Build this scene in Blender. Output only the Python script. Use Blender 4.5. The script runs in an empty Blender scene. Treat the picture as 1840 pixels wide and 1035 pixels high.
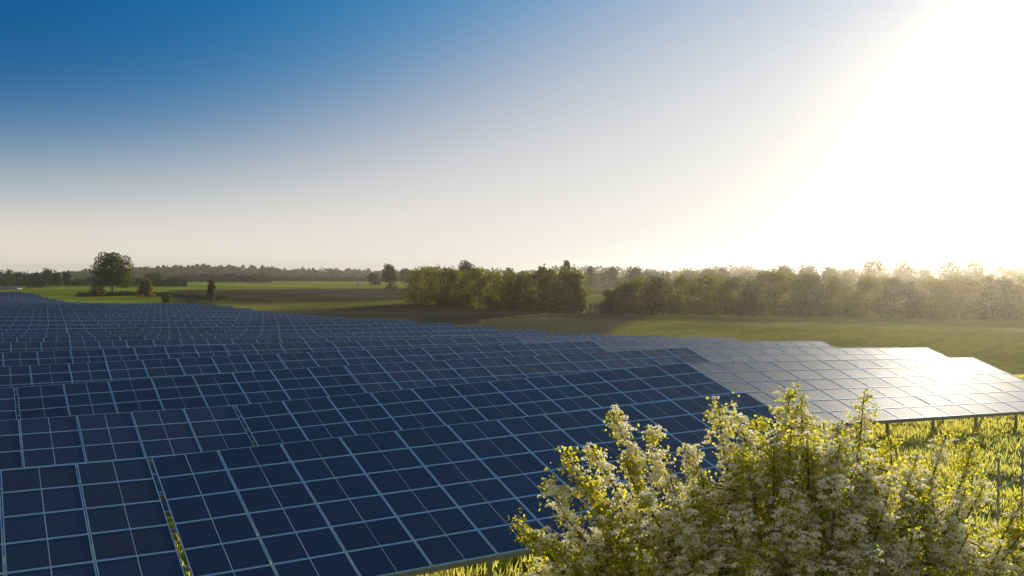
import bpy, math, random
import numpy as np
from mathutils import Matrix, Vector
R = math.radians
random.seed(7); rng = np.random.default_rng(11)
S = bpy.context.scene
COL = S.collection

# ------------------------------------------------------------------ camera
CAMZ = 7.35
cd = bpy.data.cameras.new('camera'); cam = bpy.data.objects.new('camera', cd); COL.objects.link(cam)
cam.location = (0, 0, CAMZ)
cam.rotation_euler = (R(90 - 0.903), 0, 0)
cd.lens = 36 * 1745 / 1840; cd.sensor_width = 36
cd.clip_start = 0.1; cd.clip_end = 20000
S.camera = cam
# ------------------------------------------------------------------ light
SUN_AZ, SUN_EL = 28.5, 10.9
w = bpy.data.worlds.new('World'); S.world = w; w.use_nodes = True
nt = w.node_tree; nt.nodes.clear(); N, L = nt.nodes, nt.links
def nd(t, **k):
    n = N.new(t)
    for a, b in k.items(): setattr(n, a, b)
    return n
def mth(op, a, b=None, clamp=False):
    n = N.new('ShaderNodeMath'); n.operation = op; n.use_clamp = clamp
    for i, v in enumerate((a, b)):
        if v is None: continue
        if isinstance(v, (int, float)): n.inputs[i].default_value = v
        else: L.new(v, n.inputs[i])
    return n.outputs[0]
def vscale(col, s):
    n = N.new('ShaderNodeVectorMath'); n.operation = 'SCALE'
    if isinstance(col, tuple): n.inputs[0].default_value = col
    else: L.new(col, n.inputs[0])
    if isinstance(s, (int, float)): n.inputs[3].default_value = s
    else: L.new(s, n.inputs[3])
    return n.outputs[0]
def vadd(a, b):
    n = N.new('ShaderNodeVectorMath'); n.operation = 'ADD'; L.new(a, n.inputs[0]); L.new(b, n.inputs[1]); return n.outputs[0]
sky = nd('ShaderNodeTexSky', sky_type='NISHITA'); sky.sun_disc = False
sky.sun_elevation = R(SUN_EL); sky.sun_rotation = R(SUN_AZ)
sky.altitude = 0; sky.air_density = 1.0; sky.dust_density = 0.6; sky.ozone_density = 3.0
tc = nd('ShaderNodeTexCoord'); sep = nd('ShaderNodeSeparateXYZ'); L.new(tc.outputs['Generated'], sep.inputs[0])
sd = (math.sin(R(SUN_AZ)) * math.cos(R(SUN_EL)), math.cos(R(SUN_AZ)) * math.cos(R(SUN_EL)), math.sin(R(SUN_EL)))
dt = nd('ShaderNodeVectorMath', operation='DOT_PRODUCT'); L.new(tc.outputs['Generated'], dt.inputs[0]); sg = (math.sin(R(SUN_AZ)) * math.cos(R(5.5)), math.cos(R(SUN_AZ)) * math.cos(R(5.5)), math.sin(R(5.5)))   # low air is thickest: the aureole's bright centre sits under the sun
dt.inputs[1].default_value = sg
ang = mth('ARCCOSINE', mth('MINIMUM', dt.outputs['Value'], 0.99999))          # radians from the sun
el = mth('MAXIMUM', sep.outputs['Z'], 0.0)
def chan(q, core, rr=0.30):
    # one colour channel of the sky: zenith, pale air low over the land (taller towards the sun), wide aureole, with a soft shoulder
    zen, H, th, p_, G, wd_, e_, k_ = q
    sp = mth('ADD', mth('MULTIPLY', mth('EXPONENT', mth('MULTIPLY', mth('POWER', mth('DIVIDE', ang, R(30)), 2.0), -1.0)), k_), 1.0)
    h = mth('MULTIPLY', mth('EXPONENT', mth('MULTIPLY', mth('POWER', mth('DIVIDE', mth('DIVIDE', el, th), sp), p_), -1.0)), H)
    g = mth('MULTIPLY', mth('EXPONENT', mth('MULTIPLY', mth('POWER', mth('DIVIDE', ang, R(wd_)), e_), -1.0)), G)
    rear_fill = mth('MULTIPLY', mth('MAXIMUM', mth('SUBTRACT', ang, R(75)), 0.0), rr)  # fill added behind the camera, brighter than real sky, for shaded foliage
    A = mth('ADD', mth('ADD', h, g), mth('ADD', rear_fill, zen))
    c = mth('SUBTRACT', 1.0, mth('EXPONENT', mth('MULTIPLY', A, -1.0)))
    return mth('ADD', mth('MULTIPLY', c, 0.93), mth('MULTIPLY', mth('EXPONENT', mth('MULTIPLY', mth('DIVIDE', ang, R(4.0)), -1.0)), core))
cx = nd('ShaderNodeCombineXYZ')
L.new(chan((0.002, 1.799, 0.06312, 1.556, 0.16, 18.26, 1.611, 3.5), 0.5, 0.62), cx.inputs[0])
L.new(chan((0.048, 1.426, 0.07548, 1.505, 0.4946, 32.88, 1.661, 2.305), 0.45, 0.58), cx.inputs[1])
L.new(chan((0.155, 0.75, 0.1076, 1.569, 1.065, 37.29, 1.706, 0.4291), 0.35, 0.50), cx.inputs[2])
tot = vadd(cx.outputs[0], vscale(sky.outputs[0], 0.0015))
bg = nd('ShaderNodeBackground'); L.new(tot, bg.inputs[0]); bg.inputs[1].default_value = 1.0
out = nd('ShaderNodeOutputWorld'); L.new(bg.outputs[0], out.inputs[0])

sl = bpy.data.lights.new('sun', 'SUN'); sl.energy = 5.0; sl.angle = R(0.6); sl.color = (1.0, 0.90, 0.74)
so = bpy.data.objects.new('sun', sl); COL.objects.link(so)
so.rotation_euler = Vector(sd).to_track_quat('Z', 'Y').to_euler()
so.location = (30, 60, 40)
S.view_settings.view_transform = 'Standard'; S.view_settings.look = 'None'
S.view_settings.exposure = 0.15; S.view_settings.gamma = 1.0
S.cycles.max_bounces = 7; S.cycles.diffuse_bounces = 4; S.cycles.glossy_bounces = 2
S.cycles.transmission_bounces = 3; S.cycles.volume_bounces = 0; S.cycles.transparent_max_bounces = 4
S.cycles.use_denoising = True

# ------------------------------------------------------------------ helpers
def mat(name):
    m = bpy.data.materials.new(name); m.use_nodes = True
    t = m.node_tree; t.nodes.clear(); return m, t, t.nodes, t.links
def node(t, typ, **k):
    n = t.nodes.new(typ)
    for a, b in k.items():
        if a.startswith('i_'):
            key = a[2:].replace('_', ' '); n.inputs[key].default_value = b
        else: setattr(n, a, b)
    return n
def principled(name, color, rough=0.6, metal=0.0, spec=0.5, noise=0.0, scale=8.0, bump=0.0):
    m, t, n, l = mat(name)
    p = node(t, 'ShaderNodeBsdfPrincipled'); o = node(t, 'ShaderNodeOutputMaterial'); l.new(p.outputs[0], o.inputs[0])
    p.inputs['Base Color'].default_value = (*color, 1); p.inputs['Roughness'].default_value = rough
    p.inputs['Metallic'].default_value = metal; p.inputs['Specular IOR Level'].default_value = spec
    if noise:
        g = node(t, 'ShaderNodeTexCoord'); nz = node(t, 'ShaderNodeTexNoise'); nz.inputs['Scale'].default_value = scale
        nz.inputs['Detail'].default_value = 5; l.new(g.outputs['Object'], nz.inputs['Vector'])
        mx = node(t, 'ShaderNodeMixRGB'); l.new(nz.outputs[0], mx.inputs[0])
        mx.inputs[1].default_value = (*[c * (1 - noise) for c in color], 1)
        mx.inputs[2].default_value = (*[min(1, c * (1 + noise)) for c in color], 1)
        l.new(mx.outputs[0], p.inputs['Base Color'])
        if bump:
            b = node(t, 'ShaderNodeBump'); b.inputs['Strength'].default_value = bump
            l.new(nz.outputs[0], b.inputs['Height']); l.new(b.outputs[0], p.inputs['Normal'])
    return m
def leaf_mat(name, col, trans, tcol, vary=0.35, scale=0.6):
    """thin leaf: diffuse + translucent, varied leaf to leaf and tree to tree"""
    m, t, n, l = mat(name)
    o = node(t, 'ShaderNodeOutputMaterial'); d = node(t, 'ShaderNodeBsdfDiffuse'); tr = node(t, 'ShaderNodeBsdfTranslucent')
    mx = node(t, 'ShaderNodeMixShader'); mx.inputs[0].default_value = trans
    l.new(d.outputs[0], mx.inputs[1]); l.new(tr.outputs[0], mx.inputs[2]); l.new(mx.outputs[0], o.inputs[0])
    tcx = node(t, 'ShaderNodeTexCoord'); nz = node(t, 'ShaderNodeTexNoise'); nz.inputs['Scale'].default_value = scale
    nz.inputs['Detail'].default_value = 3; l.new(tcx.outputs['Object'], nz.inputs['Vector'])
    oi = node(t, 'ShaderNodeObjectInfo'); geo = node(t, 'ShaderNodeNewGeometry')
    a = node(t, 'ShaderNodeMath', operation='ADD'); l.new(nz.outputs[0], a.inputs[0])
    ml = node(t, 'ShaderNodeMath', operation='MULTIPLY'); l.new(geo.outputs['Random Per Island'], ml.inputs[0]); ml.inputs[1].default_value = 0.5
    l.new(ml.outputs[0], a.inputs[1])
    mo = node(t, 'ShaderNodeMath', operation='MULTIPLY_ADD'); l.new(oi.outputs['Random'], mo.inputs[0]); mo.inputs[1].default_value = 0.4
    l.new(a.outputs[0], mo.inputs[2])
    mr = node(t, 'ShaderNodeMapRange'); l.new(mo.outputs[0], mr.inputs[0]); mr.inputs[1].default_value = 0.35; mr.inputs[2].default_value = 1.25
    mr.inputs[3].default_value = 1 - vary; mr.inputs[4].default_value = 1 + vary
    for c, sh in ((col, d), (tcol, tr)):
        v = node(t, 'ShaderNodeVectorMath', operation='SCALE'); v.inputs[0].default_value = c; l.new(mr.outputs[0], v.inputs[3])
        l.new(v.outputs[0], sh.inputs[0])
    return m
def mesh_np(name, V, F, mats, midx=None, smooth=False, uv=None):
    """V (n,3), F (m,k) all polygons of one size, or list of arrays"""
    me = bpy.data.meshes.new(name)
    Fs = F if isinstance(F, list) else [F]
    Fs = [np.asarray(f, dtype=np.int32) for f in Fs if len(f)]
    V = np.asarray(V, dtype=np.float32)
    me.vertices.add(len(V)); me.vertices.foreach_set('co', V.ravel())
    nl = sum(f.size for f in Fs); npoly = sum(len(f) for f in Fs)
    me.loops.add(nl); me.polygons.add(npoly)
    me.loops.foreach_set('vertex_index', np.concatenate([f.ravel() for f in Fs]))
    tot = np.concatenate([np.full(len(f), f.shape[1], np.int32) for f in Fs])
    st = np.concatenate([[0], np.cumsum(tot)[:-1]]).astype(np.int32)
    me.polygons.foreach_set('loop_start', st); me.polygons.foreach_set('loop_total', tot)
    for m in mats: me.materials.append(m)
    if midx is not None: me.polygons.foreach_set('material_index', np.asarray(midx, np.int32))
    if uv is not None:
        ul = me.uv_layers.new(name='UVMap'); ul.data.foreach_set('uv', np.asarray(uv, np.float32).ravel())
    me.update(calc_edges=True)
    me.polygons.foreach_set('use_smooth', np.full(npoly, smooth))
    return me
def link(name, data, parent=None, **props):
    o = bpy.data.objects.new(name, data); COL.objects.link(o)
    if parent is not None: o.parent = parent
    for k, v in props.items(): o[k] = v
    return o
def empty(name, loc, label, cat, group=None):
    o = link(name, None); o.location = loc; o['label'] = label; o['category'] = cat; o.empty_display_size = 0.3
    if group: o['group'] = group
    return o
class MB:
    def __init__(s): s.v = []; s.f = []; s.m = []; s.n = 0
    def box(s, c, d, M=None, m=0):
        x, y, z = [q / 2 for q in d]
        P = [Vector((c[0] + a * x, c[1] + b * y, c[2] + e * z)) for a in (-1, 1) for b in (-1, 1) for e in (-1, 1)]
        if M is not None: P = [M @ p for p in P]
        s.v += [tuple(p) for p in P]; n = s.n
        s.f += [(n, n+1, n+3, n+2), (n+4, n+6, n+7, n+5), (n, n+4, n+5, n+1), (n+2, n+3, n+7, n+6), (n, n+2, n+6, n+4), (n+1, n+5, n+7, n+3)]
        s.m += [m] * 6; s.n += 8
    def bar(s, a, b, wd, hd, m=0):
        a = Vector(a); b = Vector(b); d = b - a; q = d.to_track_quat('X', 'Z')
        M = Matrix.Translation((a + b) / 2) @ q.to_matrix().to_4x4()
        s.box((0, 0, 0), (d.length, wd, hd), M, m)
    def tube(s, pts, rad, sides=6, m=0):
        pts = [Vector(p) for p in pts]; base = s.n
        for i, p in enumerate(pts):
            d = (pts[min(i+1, len(pts)-1)] - pts[max(i-1, 0)]).normalized()
            q = d.to_track_quat('Z', 'Y'); r = rad[i] if hasattr(rad, '__len__') else rad
            for k in range(sides):
                a = 2 * math.pi * k / sides
                s.v.append(tuple(p + q @ Vector((r * math.cos(a), r * math.sin(a), 0))))
        for i in range(len(pts) - 1):
            for k in range(sides):
                a = base + i * sides + k; b = base + i * sides + (k + 1) % sides
                s.f.append((a, b, b + sides, a + sides)); s.m.append(m)
        s.f.append(tuple(base + k for k in range(sides))[::-1] if sides == 4 else (base, base+1, base+2, base+3)); s.m.append(m)
        s.n += sides * len(pts)
    def mesh(s, name, mats, smooth=False):
        order = sorted(range(len(s.f)), key=lambda i: len(s.f[i])); groups = {}
        for i in order: groups.setdefault(len(s.f[i]), []).append(s.f[i])
        return mesh_np(name, s.v, [np.array(groups[q]) for q in sorted(groups)], mats, [s.m[i] for i in order], smooth)
def cards(P, size, up=0.0, aspect=0.7, r=rng):
    """leaf-like quads at points P (n,3); returns verts, faces"""
    n = len(P); nrm = r.normal(size=(n, 3)); nrm[:, 2] += up; nrm /= np.linalg.norm(nrm, axis=1)[:, None]
    t = np.cross(nrm, r.normal(size=(n, 3))); t /= np.linalg.norm(t, axis=1)[:, None] + 1e-9
    b = np.cross(nrm, t); sz = np.asarray(size) * r.uniform(0.65, 1.3, n)
    t *= sz[:, None] / 2; b *= (sz * aspect)[:, None] / 2
    V = np.stack([P - t, P - b * 0.9 + t * 0.15, P + t, P + b * 0.9 + t * 0.15], 1).reshape(-1, 3)
    return V, np.arange(4 * n).reshape(-1, 4)

# ------------------------------------------------------------------ the field's frame: s along the rows, D across them
RAZ = R(61.02)
NV = np.array([-math.cos(RAZ), math.sin(RAZ)]); RV = np.array([math.sin(RAZ), math.cos(RAZ)])
def sD(s, D): return s * RV[0] + D * NV[0], s * RV[1] + D * NV[1]
def toSD(x, y): return x * RV[0] + y * RV[1], x * NV[0] + y * NV[1]
def Drow(k): return 25.03 + 7.95 * (k - 1)
ROWZ = {}
_f = 1745.0; _p = R(0.903)
def sight(x, y):       # survey of the photograph: direction of the ray through a pixel
    u = (x - 920) / _f; v = -(y - 517.5) / _f
    return np.array([u, math.cos(_p) + v * math.sin(_p), -math.sin(_p) + v * math.cos(_p)])
def survey(x, y, D):
    d = sight(x, y); t = D / (d[0] * NV[0] + d[1] * NV[1]); P = d * t
    return P[0] * RV[0] + P[1] * RV[1], P[2] + CAMZ
def at(x, Y, z=None):  # a point Y metres ahead on the bearing of column x
    return ((x - 920) / _f * Y, Y)
SURV = {1: [(3,843),(271,822),(504,797),(806,764.5),(1206,717),(1338,705)],
 2: [(27,753),(132,745),(319,734.7),(411,729),(657,707),(935,680),(1227,652),(1495,648),(1725,643.7)],
 3: [(57,694),(139,688),(367,673),(571,659.5),(634,655),(921,641.5),(1242,624.5),(1487,624.5),(1659,625)],
 4: [(69,656),(265,646.4),(505,634.6),(715,626),(901,619),(1066,612.6),(1323,613),(1468,613)],
 5: [(16,633),(192,625.5),(407.5,618.7),(600,612.7),(811,607),(931,604),(1315,607)],
 6: [(30,614),(185,612.6),(328,609),(463,609),(665,607.8),(810,603.3),(1179,603)],
 7: [(41,604),(177,604),(265,603),(389,604),(541,604),(647,605),(1067,599)],
 8: [(0,600.5),(300,599.7),(600,599),(968,592)], 9: [(0,597),(300,595.5),(600,592),(882,586)], 10: [(0,591),(300,590),(550,585),(806,580)],
 11: [(0,584),(300,584),(500,579),(740,575)], 12: [(0,577),(300,578),(480,574),(679,572)], 13: [(0,570),(300,570),(626,569.5)],
 14: [(0,563),(300,562.4),(577,566.7)], 15: [(0,558),(300,557.6),(531.6,562.5)], 16: [(0,555),(300,554),(489,559)],
 18: [(0,551),(300,547),(418,550)], 20: [(0,548.5),(300,545.5),(356,545)], 25: [(0,543.5),(239,545)], 28: [(0,540),(182,544.5)], 31: [(0,536),(132,543)],
 33: [(0,533),(101,537.6)], 34: [(0,531),(87,534)], 36: [(0,528),(61.5,526.7)], 38: [(0,525),(38,524)]}
for k, pts in SURV.items():
    ROWZ[k] = np.array([survey(x, y, Drow(k)) for x, y in pts])
def ztop(k, s):
    ks = sorted(ROWZ)
    if k in ROWZ: return float(np.interp(s, ROWZ[k][:, 0], ROWZ[k][:, 1]))
    a = max(q for q in ks if q < k); b = min(q for q in ks if q > k); t = (k - a) / (b - a)
    return (1 - t) * ztop(a, s) + t * ztop(b, s)
ENDS = [(1,22.95),(2,46.1),(3,52.7),(4,51.9),(5,51.0),(6,50.0),(7,49.0),(8,48.0),(12,43.6),(16,39),(20,34.6),(25,29),(31,21.5),(38,12)]
def send(k): return float(np.interp(k, [e[0] for e in ENDS], [e[1] for e in ENDS]))
NROW = 38
# ------------------------------------------------------------------ ground height
cp = []
for k in range(1, NROW + 1):
    e = send(k)
    for s in np.arange(-14, e + 1, 6.5 if k < 10 else 9):
        x, y = sD(s, Drow(k) - 3.0); cp.append((x, y, ztop(k, s) - 2.7))
def gp(px, py, Y):   # ground seen at pixel (px, py), Y metres ahead
    d = sight(px, py); t = Y / d[1]; return (d[0] * t, Y, d[2] * t + CAMZ)
for q in [(1060,562,185),(735,546,232),(880,556,205),(1300,567,172),(1600,571,165),(1840,574,160),(2300,578,160),(1500,600,112),(1840,640,85),
          (1840,600,115),(1000,575,150),(700,560,200),(620,551,240),(450,530,330),(380,538,300),(200,531,345),(60,524,392),(-200,524,392),(320,527,345),
          (600,514,560),(400,512,560),(500,508,720),(100,518,480),(700,514,520),(700,507,820),(300,505,900),(-300,512,560),
          (1100,520,380),(1100,508,640),(1500,525,340),(1840,525,330),(1400,505,700),(2300,512,560)]:
    cp.append(gp(*q))
for x, y, z in [(-60,-60,0),(60,-60,0),(0,0,0),(0,8,0.0),(10,10,0.0),(14,25,0.0),(25,18,0.2),(45,40,0.1),(30,32,-0.05),(-30,10,0),(-30,20,0.1),(60,20,0),(36,50,-.1),
                (-400,300,2),(-700,700,0),(900,100,0),(400,0,0),(-400,0,2)]:
    cp.append((x, y, z))
cp = np.array(cp)
SC = 100.0
def tps(r2): return r2 * np.log(r2 + 1e-6)
_n = len(cp); _d2 = ((cp[:, None, :2] - cp[None, :, :2]) ** 2).sum(2) / SC ** 2
_A = np.zeros((_n + 3, _n + 3)); _A[:_n, :_n] = tps(_d2) + 0.0006 * np.eye(_n)
_A[:_n, _n] = 1; _A[:_n, _n + 1:] = cp[:, :2] / SC; _A[_n:, :_n] = _A[:_n, _n:].T
_w = np.linalg.solve(_A, np.concatenate([cp[:, 2], [0, 0, 0]]))
def ground_z(X, Y):
    X = np.atleast_1d(np.asarray(X, float)); Y = np.atleast_1d(np.asarray(Y, float)); sh = X.shape
    X = X.ravel(); Y = Y.ravel(); Z = np.empty(len(X))
    rr = np.hypot(X, Y); k = np.minimum(1, 900 / np.maximum(rr, 1)); Xc, Yc = X * k, Y * k
    for i in range(0, len(X), 20000):
        sl_ = slice(i, i + 20000)
        d2 = ((Xc[sl_, None] - cp[None, :, 0]) ** 2 + (Yc[sl_, None] - cp[None, :, 1]) ** 2) / SC ** 2
        Z[sl_] = tps(d2) @ _w[:_n] + _w[_n] + _w[_n+1] * Xc[sl_] / SC + _w[_n+2] * Yc[sl_] / SC
    Z = np.clip(Z, -6, 9)
    far = np.clip((rr - 600) / 500, 0, 1); Z = Z * (1 - far) + 0.0 * far
    return Z.reshape(sh)
def gz(x, y): return float(ground_z([x], [y])[0])

# ground mesh: polar grid round the camera, fine near, reaching the horizon
radii = np.concatenate([[0.5], np.geomspace(3, 900, 210), [1100, 1400, 1900, 2600, 4000, 7000, 12000]])
az = np.concatenate([np.linspace(-180, -36, 60, endpoint=False), np.linspace(-36, 40, 360, endpoint=False), np.linspace(40, 180, 50, endpoint=False)])
AA, RR = np.meshgrid(R(1) * az, radii); GX = RR * np.sin(AA); GY = RR * np.cos(AA); GZ = ground_z(GX, GY)
nr, na = GX.shape
idx = np.arange(nr * na).reshape(nr, na); nx = np.roll(idx, -1, axis=1)
F = np.stack([idx[:-1], idx[1:], nx[1:], nx[:-1]], -1).reshape(-1, 4)[:, ::-1]
m, t, n, l = mat('field ground')
o_ = node(t, 'ShaderNodeOutputMaterial'); p = node(t, 'ShaderNodeBsdfPrincipled'); l.new(p.outputs[0], o_.inputs[0])
p.inputs['Roughness'].default_value = 1.0; p.inputs['Specular IOR Level'].default_value = 0.0
at_ = node(t, 'ShaderNodeAttribute', attribute_name='landuse_light')
gtc = node(t, 'ShaderNodeTexCoord'); nz1 = node(t, 'ShaderNodeTexNoise'); nz1.inputs['Scale'].default_value = 0.05; nz1.inputs['Detail'].default_value = 8
nz2 = node(t, 'ShaderNodeTexNoise'); nz2.inputs['Scale'].default_value = 1.6; nz2.inputs['Detail'].default_value = 6
l.new(gtc.outputs['Object'], nz1.inputs[0]); l.new(gtc.outputs['Object'], nz2.inputs[0])
am = node(t, 'ShaderNodeMath', operation='ADD'); l.new(nz1.outputs[0], am.inputs[0]); l.new(nz2.outputs[0], am.inputs[1])
mr = node(t, 'ShaderNodeMapRange'); l.new(am.outputs[0], mr.inputs[0]); mr.inputs[1].default_value = 0.7; mr.inputs[2].default_value = 1.3
mr.inputs[3].default_value = 0.55; mr.inputs[4].default_value = 1.5
mpg = node(t, 'ShaderNodeMapping'); mpg.inputs['Rotation'].default_value = (0, 0, R(38)); l.new(gtc.outputs['Object'], mpg.inputs[0])
wv = node(t, 'ShaderNodeTexWave', wave_type='BANDS'); wv.inputs['Scale'].default_value = 0.045; wv.inputs['Distortion'].default_value = 1.2; wv.inputs['Detail'].default_value = 2; wv.inputs['Detail Scale'].default_value = 0.3
l.new(mpg.outputs[0], wv.inputs[0]); wr = node(t, 'ShaderNodeMapRange'); l.new(wv.outputs[1], wr.inputs[0]); wr.inputs[1].default_value = 0.0; wr.inputs[2].default_value = 0.12; wr.inputs[3].default_value = 0.85; wr.inputs[4].default_value = 1.0
wm = node(t, 'ShaderNodeMath', operation='MULTIPLY'); l.new(mr.outputs[0], wm.inputs[0]); l.new(wr.outputs[0], wm.inputs[1])
vs = node(t, 'ShaderNodeVectorMath', operation='SCALE'); l.new(at_.outputs['Color'], vs.inputs[0]); l.new(wm.outputs[0], vs.inputs[3])
l.new(vs.outputs[0], p.inputs['Base Color'])
bp = node(t, 'ShaderNodeBump'); bp.inputs['Strength'].default_value = 0.6; bp.inputs['Distance'].default_value = 0.3
l.new(nz2.outputs[0], bp.inputs['Height']); l.new(bp.outputs[0], p.inputs['Normal'])
gme = mesh_np('ground', np.stack([GX, GY, GZ], -1).reshape(-1, 3), F, [m], smooth=True)
# land use: where each crop grows, with some sun and shade painted in
x, y = GX.ravel(), GY.ravel(); s_, D_ = toSD(x, y); r_ = np.hypot(x, y); a_ = np.degrees(np.arctan2(x, y))
wob = 4 * np.sin(x / 31) + 3 * np.sin(y / 23 + x / 57)
C = np.tile(np.array([0.17, 0.20, 0.03]), (len(x), 1))                       # meadow grass
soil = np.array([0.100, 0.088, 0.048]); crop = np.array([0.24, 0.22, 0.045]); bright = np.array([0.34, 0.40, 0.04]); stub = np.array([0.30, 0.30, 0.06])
right = (s_ > 56 + wob * 0.3) & (y > 40) & (x > -40)
C[right] = crop
mid = (y > 110) & (a_ < 6 + wob * 0.4) & (a_ > -30) & (y < 235 + wob) & (s_ > 14 + (D_ > 0) * np.clip(60 - D_ * 0.17, 0, 60))
C[mid] = soil
lf = (y > 240 + wob * 1.5 + (a_ + 12) * 2) & (y < 300 + wob * 2) & (a_ > -17); C[lf] = stub * 0.9
lf = (y > 300 + wob * 2) & (y < 420 + wob * 2) & (a_ > -19.5) & (a_ < -2); C[lf] = soil
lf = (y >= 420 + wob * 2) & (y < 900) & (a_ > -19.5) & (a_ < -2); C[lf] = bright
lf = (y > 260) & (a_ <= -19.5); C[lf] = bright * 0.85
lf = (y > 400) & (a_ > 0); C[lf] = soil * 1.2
shade_stripe = 0.72 + 0.38 * np.sin(y / 13 + x / 38) * np.sin(y / 31 - x / 90 + 1)  # bands of tree shadow painted into the far fields' colour
sel_ = (y > 200) & (r_ < 950); C[sel_] *= shade_stripe[sel_, None]
C[r_ > 950] = (0.06, 0.085, 0.03)
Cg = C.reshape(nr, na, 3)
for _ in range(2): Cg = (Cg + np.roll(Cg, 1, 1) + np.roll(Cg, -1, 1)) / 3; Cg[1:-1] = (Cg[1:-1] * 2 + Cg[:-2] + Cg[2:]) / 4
sunlit_strip = np.abs(y - (165 + 1.75 * x + 2 * np.sin(x / 3))) < 3.5 + np.sin(x / 2)  # strip of sunlight from the hedge gap, painted into the soil colour
C = Cg.reshape(-1, 3); strip_sel = sunlit_strip & (x > -5) & (x < 12); C[strip_sel] = (0.34, 0.30, 0.07)
ca = gme.color_attributes.new('landuse_light', 'FLOAT_COLOR', 'POINT'); ca.data.foreach_set('color', np.c_[C, np.ones(len(C))].astype(np.float32).ravel())
link('ground', gme, kind='structure')

# ------------------------------------------------------------------ solar tables
# module glass: dark cells under glass, faint cell grid, thin white gap between the two halves
m_glass, t, n, l = mat('module glass')
o_ = node(t, 'ShaderNodeOutputMaterial'); p = node(t, 'ShaderNodeBsdfPrincipled'); l.new(p.outputs[0], o_.inputs[0])
uvn = node(t, 'ShaderNodeUVMap'); sp = node(t, 'ShaderNodeSeparateXYZ'); l.new(uvn.outputs[0], sp.inputs[0])
def M2(op, a, b=None):
    q = t.nodes.new('ShaderNodeMath'); q.operation = op
    for i, v in enumerate((a, b)):
        if v is None: continue
        if isinstance(v, (int, float)): q.inputs[i].default_value = v
        else: l.new(v, q.inputs[i])
    return q.outputs[0]
cu = M2('GREATER_THAN', M2('ABSOLUTE', M2('SUBTRACT', M2('FRACT', M2('DIVIDE', sp.outputs[0], 0.0775)), 0.5)), 0.46)
cv = M2('GREATER_THAN', M2('ABSOLUTE', M2('SUBTRACT', M2('FRACT', M2('DIVIDE', sp.outputs[1], 0.162)), 0.5)), 0.478)
fine = M2('GREATER_THAN', M2('ABSOLUTE', M2('SUBTRACT', M2('FRACT', M2('DIVIDE', sp.outputs[1], 0.0162)), 0.5)), 0.45)
grid = M2('MAXIMUM', M2('MAXIMUM', M2('MULTIPLY', cu, 0.55), cv), M2('MULTIPLY', fine, 0.35))
midl = M2('LESS_THAN', M2('ABSOLUTE', sp.outputs[0]), 0.009)
nzc = node(t, 'ShaderNodeTexNoise'); nzc.inputs['Scale'].default_value = 0.8; nzc.inputs['Detail'].default_value = 4
otc = node(t, 'ShaderNodeTexCoord'); geo = node(t, 'ShaderNodeNewGeometry'); l.new(geo.outputs['Position'], nzc.inputs['Vector'])
mx1 = node(t, 'ShaderNodeMixRGB'); l.new(grid, mx1.inputs[0]); mx1.inputs[1].default_value = (0.0002, 0.008, 0.040, 1); mx1.inputs[2].default_value = (0.05, 0.085, 0.14, 1)
mx2 = node(t, 'ShaderNodeMixRGB'); l.new(midl, mx2.inputs[0]); l.new(mx1.outputs[0], mx2.inputs[1]); mx2.inputs[2].default_value = (0.45, 0.5, 0.55, 1)
oi = node(t, 'ShaderNodeObjectInfo'); geo2 = node(t, 'ShaderNodeNewGeometry')
rnd = M2('FRACT', M2('ADD', M2('MULTIPLY', oi.outputs['Random'], 7.3), M2('MULTIPLY', geo2.outputs['Random Per Island'], 3.7)))
tone = M2('ADD', M2('MULTIPLY', rnd, 0.6), 0.7)
mxt = node(t, 'ShaderNodeVectorMath', operation='SCALE'); l.new(mx2.outputs[0], mxt.inputs[0]); l.new(tone, mxt.inputs[3])
l.new(mxt.outputs[0], p.inputs['Base Color'])
rr_ = node(t, 'ShaderNodeMapRange'); l.new(nzc.outputs[0], rr_.inputs[0]); rr_.inputs[3].default_value = 0.53; rr_.inputs[4].default_value = 0.60
l.new(rr_.outputs[0], p.inputs['Roughness']); p.inputs['IOR'].default_value = 1.62
p.inputs['Sheen Weight'].default_value = 0.09; p.inputs['Sheen Roughness'].default_value = 0.45; p.inputs['Sheen Tint'].default_value = (0.72, 0.86, 1.0, 1)
m_frame = principled('sky-tinted frame', (0.38, 0.60, 0.74), 0.45, 0.25)  # blue of the reflected sky is put into the frame's base colour
m_steel = principled('galvanised steel', (0.33, 0.34, 0.34), 0.5, 0.5, noise=0.25, scale=3)
m_back = principled('module backsheet', (0.5, 0.5, 0.5), 0.7)
MW, MH, PW, PH, FR, TH = 1.574, 1.030, 1.600, 1.045, 0.020, 0.038
x0, y0 = MW / 2, MH / 2; x1, y1 = x0 - FR, y0 - FR
MV = np.array([(-x0,-y0,0),(x0,-y0,0),(x0,y0,0),(-x0,y0,0),(-x1,-y1,0),(x1,-y1,0),(x1,y1,0),(-x1,y1,0),
               (-x1,-y1,-.004),(x1,-y1,-.004),(x1,y1,-.004),(-x1,y1,-.004),(-x0,-y0,-TH),(x0,-y0,-TH),(x0,y0,-TH),(-x0,y0,-TH)])
MF = np.array([(0,1,5,4),(1,2,6,5),(2,3,7,6),(3,0,4,7),(4,5,9,8),(5,6,10,9),(6,7,11,10),(7,4,8,11),(8,9,10,11),(0,12,13,1),(1,13,14,2),(2,14,15,3),(3,15,12,0),(12,15,14,13)])
MM = np.array([1]*8 + [0] + [1]*4 + [2])
MUV = MV[MF.ravel()][:, :2]
mod_me = mesh_np('solar_module', MV, MF, [m_glass, m_frame, m_back], MM, uv=MUV)
TILT = R(17.8); NR = 6; SL = NR * PH
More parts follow.
